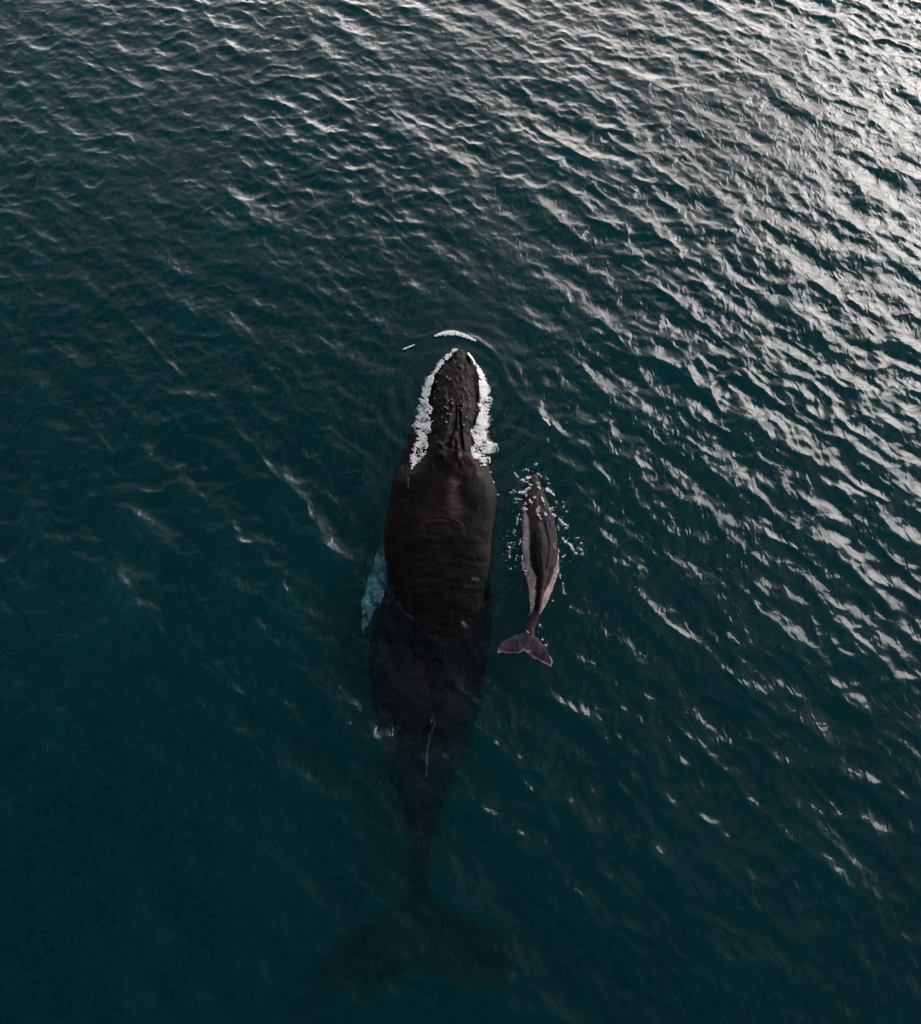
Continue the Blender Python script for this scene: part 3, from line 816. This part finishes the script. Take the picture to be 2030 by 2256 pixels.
def build_foam():
    li = [(375, 940), (400, 905), (450, 870), (500, 810), (600, 725), (700, 668), (800, 632), (900, 610), (1000, 590), (1060, 640), (1150, 600), (1200, 640), (1280, 600), (1340, 625), (1400, 585), (1500, 582), (1600, 552), (1700, 505), (1760, 420)]
    lo = [(375, 880), (400, 868), (430, 800), (500, 740), (600, 682), (700, 590), (800, 555), (900, 525), (1000, 498), (1100, 468), (1200, 466), (1300, 450), (1400, 480), (1500, 440), (1600, 385), (1700, 395), (1760, 405)]
    ri = [(420, 1070), (500, 1130), (560, 1150), (600, 1180), (700, 1210), (800, 1215), (900, 1225), (1000, 1200), (1060, 1222), (1150, 1212), (1180, 1190), (1260, 1185), (1330, 1118), (1400, 1150), (1480, 1190), (1530, 1110), (1600, 1140), (1680, 1180), (1720, 1220)]
    ro = [(420, 1088), (500, 1152), (560, 1190), (600, 1232), (700, 1275), (800, 1315), (900, 1325), (1000, 1332), (1100, 1320), (1200, 1322), (1300, 1318), (1400, 1318), (1480, 1370), (1550, 1380), (1600, 1330), (1680, 1310), (1720, 1300)]
    fr_l = lambda u, Y: 0.62 - 2.4 * (u - 0.42) ** 2 - 0.45 * sm(1480, 1560, Y) - 0.15 * sm(900, 700, Y)
    fr_r = lambda u, Y: 0.75 - 2.3 * (u - 0.42) ** 2 - 0.45 * sm(1480, 1600, Y)
    p, q = head_band(li, lo, 85000, 3, fr_l)
    e, f = strokes([([Z1(300, 1755), Z1(335, 1752)], 2.2, 1.0), ([Z1(400, 1740), Z1(410, 1780)], 2, .5)], seed=8)
    blobs("foam", np.concatenate([p, e]), np.concatenate([q, f]), M_FOAM, "ragged white foam along the left side of the big whale's head")
    p, q = head_band(ri, ro, 100000, 4, fr_r)
    e, f = strokes([([ZB(1440, 960), ZB(1480, 900), ZB(1540, 900), ZB(1530, 980)], 1.6, .8), ([ZB(1500, 1130), ZB(1560, 1120)], 1.2, .6), ([ZB(1520, 1260), ZB(1560, 1230), ZB(1600, 1280), ZB(1550, 1320)], 1.2, .5),
                    ([ZB(1650, 1460), ZB(1680, 1475)], 1, .5), ([ZB(1400, 1020), ZB(1430, 1080)], 1.5, .4)], seed=9)
    blobs("foam", np.concatenate([p, e]), np.concatenate([q, f]), M_FOAM, "thick white foam along the right side of the big whale's head")
    p, q = strokes([([Z1(682, 214), Z1(745, 192), Z1(830, 180), Z1(920, 182), Z1(1000, 196), Z1(1080, 228), Z1(1158, 268)], 3.6, 1.5),
                    ([Z1(735, 185), Z1(820, 165), Z1(900, 162), Z1(960, 172)], 2.5, .8)], per=40, seed=2, z0=0.05)
    blobs("foam", p, q, M_FOAM, "curved white crest of foam just ahead of the big whale's snout")
    p, q = strokes([([Z1(312, 370), Z1(370, 345), Z1(440, 320)], 1.5, 1.0)], per=30, seed=12, z0=0.03)
    blobs("foam", p, q, M_FOAM, "short thin white streak of foam left of the curved crest")
    p, q = strokes([([(1196, 921), (1206, 928), (1212, 937)], 2.2, 1.0)], per=30, seed=13, z0=0.04)
    blobs("foam", p, q, M_FOAM, "small lone white fleck of foam to the right of the big whale's head")
    C = lambda l: [ZC(x, y) for x, y in l]
    st = [(C([(325, 215), (360, 212)]), 3.2, 1), (C([(282, 228), (305, 238)]), 2.6, 1), (C([(215, 165), (238, 190), (250, 210)]), 1.8, .8), (C([(320, 250), (345, 252)]), 1.6, .7), (C([(415, 175), (440, 182), (460, 205)]), 1.4, .9),
          (C([(410, 92)]), 2.4, 1), (C([(315, 130), (350, 150)]), 2.0, .4), (C([(490, 205), (520, 225)]), 1.4, .4), (C([(515, 255), (530, 270)]), 1.5, .4), (C([(500, 310), (530, 325), (575, 370)]), 2.2, 1),
          (C([(505, 315), (525, 330)]), 3.2, 1), (C([(345, 275), (372, 292)]), 1.8, .9), (C([(425, 295), (445, 320)]), 2.4, 1), (C([(410, 265), (440, 268)]), 1.2, .7), (C([(315, 318), (360, 320)]), 2.6, 1),
          (C([(258, 345), (290, 340), (325, 345)]), 3.0, 1), (C([(205, 320), (235, 340)]), 1.4, .7), (C([(175, 345), (195, 340)]), 1.3, .5), (C([(318, 375), (322, 385)]), 2, .7), (C([(215, 398), (250, 400), (290, 408)]), 1.7, .8),
          (C([(240, 420), (240, 440)]), 1.2, .4), (C([(385, 405), (408, 410)]), 2.0, 1), (C([(462, 400), (465, 425), (482, 445)]), 2.2, .9), (C([(350, 425), (358, 445), (370, 455)]), 2.2, .9), (C([(312, 455)]), 2.4, .9),
          (C([(285, 490), (310, 488)]), 2.2, .8), (C([(305, 505), (330, 508)]), 2.2, .6), (C([(435, 485), (415, 520), (420, 560), (435, 580), (455, 610)]), 1.6, .8), (C([(440, 500), (430, 540)]), 1.4, .6),
          (C([(480, 550), (500, 565)]), 2.3, .9), (C([(520, 500), (545, 490)]), 1.8, .8), (C([(550, 548), (590, 552)]), 2.2, .9), (C([(555, 475), (562, 505)]), 1.5, .5), (C([(535, 520)]), 2.2, .6),
          (C([(612, 578), (640, 605), (660, 625), (700, 642)]), 2.3, 1.1), (C([(682, 658)]), 2.2, .9), (C([(655, 468)]), 1.8, .7), (C([(685, 510)]), 1.6, .6), (C([(585, 425), (595, 440)]), 1.6, .4), (C([(650, 428)]), 1.2, .4),
          (C([(258, 545)]), 1.8, .6), (C([(250, 560), (245, 600), (238, 635)]), 1.3, .7), (C([(275, 585)]), 1.6, .6), (C([(220, 683)]), 2.0, .9), (C([(210, 705)]), 1.4, .5),
          (C([(650, 757)]), 2.2, .9), (C([(672, 780)]), 2.4, 1), (C([(695, 795), (720, 808), (738, 845), (742, 862)]), 2.3, 1.2), (C([(755, 882), (772, 886)]), 2.2, 1), (C([(822, 886)]), 2.0, 1), (C([(812, 850)]), 2.2, .8),
          (C([(790, 835)]), 1.6, .7), (C([(812, 796)]), 1.8, .9), (C([(760, 750), (790, 745)]), 1.4, .5), (C([(640, 920), (670, 902)]), 1.4, .7), (C([(150, 795), (230, 788)]), 1.0, .35), (C([(160, 820), (185, 838)]), 1.6, .7),
          (C([(172, 910)]), 1.8, .7), (C([(240, 905)]), 1.8, .6), (C([(228, 935)]), 1.4, .5), (C([(172, 860), (178, 930)]), 1.2, .3), (C([(185, 1022)]), 1.2, .4), (C([(268, 785), (275, 770)]), 2.0, .4), (C([(262, 800)]), 1.6, .4),
          (C([(612, 868)]), 2.0, .6), (C([(560, 815), (575, 860)]), 2.0, .25), (C([(285, 910), (290, 970), (300, 1040), (335, 1060)]), 1.6, .9), (C([(315, 1070)]), 2.2, .8), (C([(600, 1040), (620, 1060), (628, 1110)]), 1.6, .35),
          (C([(650, 1150), (655, 1230), (680, 1255)]), 1.6, .35), (C([(560, 1310)]), 1.8, .5), (C([(720, 1365)]), 1.4, .4), (C([(442, 1525)]), 1.8, .7), (C([(465, 1655)]), 1.6, .5), (C([(500, 1702)]), 1.8, .6), (C([(330, 1585), (340, 1605)]), 1.2, .7),
          (C([(620, 700), (600, 620)]), 1.0, .25), (C([(625, 1000), (600, 1060), (560, 1180), (520, 1290), (470, 1380), (445, 1430)]), 1.8, .35), (C([(340, 1110), (350, 1250), (365, 1400), (345, 1450)]), 1.4, .2)]
    p, q = strokes(st, per=14, seed=21, z0=0.03, spread=1.35)
    q = q * 0.8
    p2, q2 = strokes([(pl, wd * 2.4, dn * 0.22) for pl, wd, dn in st], per=14, seed=22, z0=-0.16, spread=1.3)
    r4 = np.random.default_rng(77)
    k4 = r4.integers(0, len(st), 260)
    p3 = np.array([np.array(st[k][0][0]) + r4.normal(0, 9, 2) for k in k4])
    x3, y3 = P(p3[:, 0], p3[:, 1], 0.03)
    p = np.concatenate([p, p2, np.stack([x3, y3, np.full(len(x3), 0.03)], 1)]); q = np.concatenate([q, q2, r4.uniform(0.003, 0.008, len(x3))])
    px, py = proj(p)
    inside = (px > mi(C_OUT, py, 1)) & (px < mi(C_OUT, py, 2)) & (py > 1043) & (py < 1420)
    zc = np.where(inside, c_top(px, py), 0)
    lift = np.maximum(zc, 0)
    p[:, 2] += lift
    r = np.random.default_rng(33)
    blobs("foam", p, q * 0.95, M_FOAM, "scattered white splashes over and around the calf's head and back")
    # fizz of small bubbles just under the surface around the big whale's left fin
    n = 2600
    t = r.random(n)
    pl = np.array([Z2(375, 940), Z2(320, 1040), Z2(250, 1180), Z2(280, 1320), Z2(260, 1430), Z2(150, 1560), Z2(140, 1680), Z2(110, 1780)])
    x = np.interp(t, np.linspace(0, 1, 8), pl[:, 0]); y = np.interp(t, np.linspace(0, 1, 8), pl[:, 1])
    hw = np.interp(t, [0, .2, .6, 1], [5, 11, 14, 5])
    x = x + r.uniform(-1, 1, n) * hw; y = y + r.normal(0, 6, n)
    keep = fbm(x / 9, y / 9, 3) > -0.15
    x, y = x[keep], y[keep]
    z = r.uniform(-0.24, -0.10, len(x))
    X, Y = P(x, y, z)
    blobs("bubbles", np.stack([X, Y, z], 1), r.uniform(0.006, 0.022, len(x)), M_BUBBLE, "teal white bubbles streaming over the fin on the big whale's left flank")

build_sea()
build_mother()
build_calf()
build_foam()
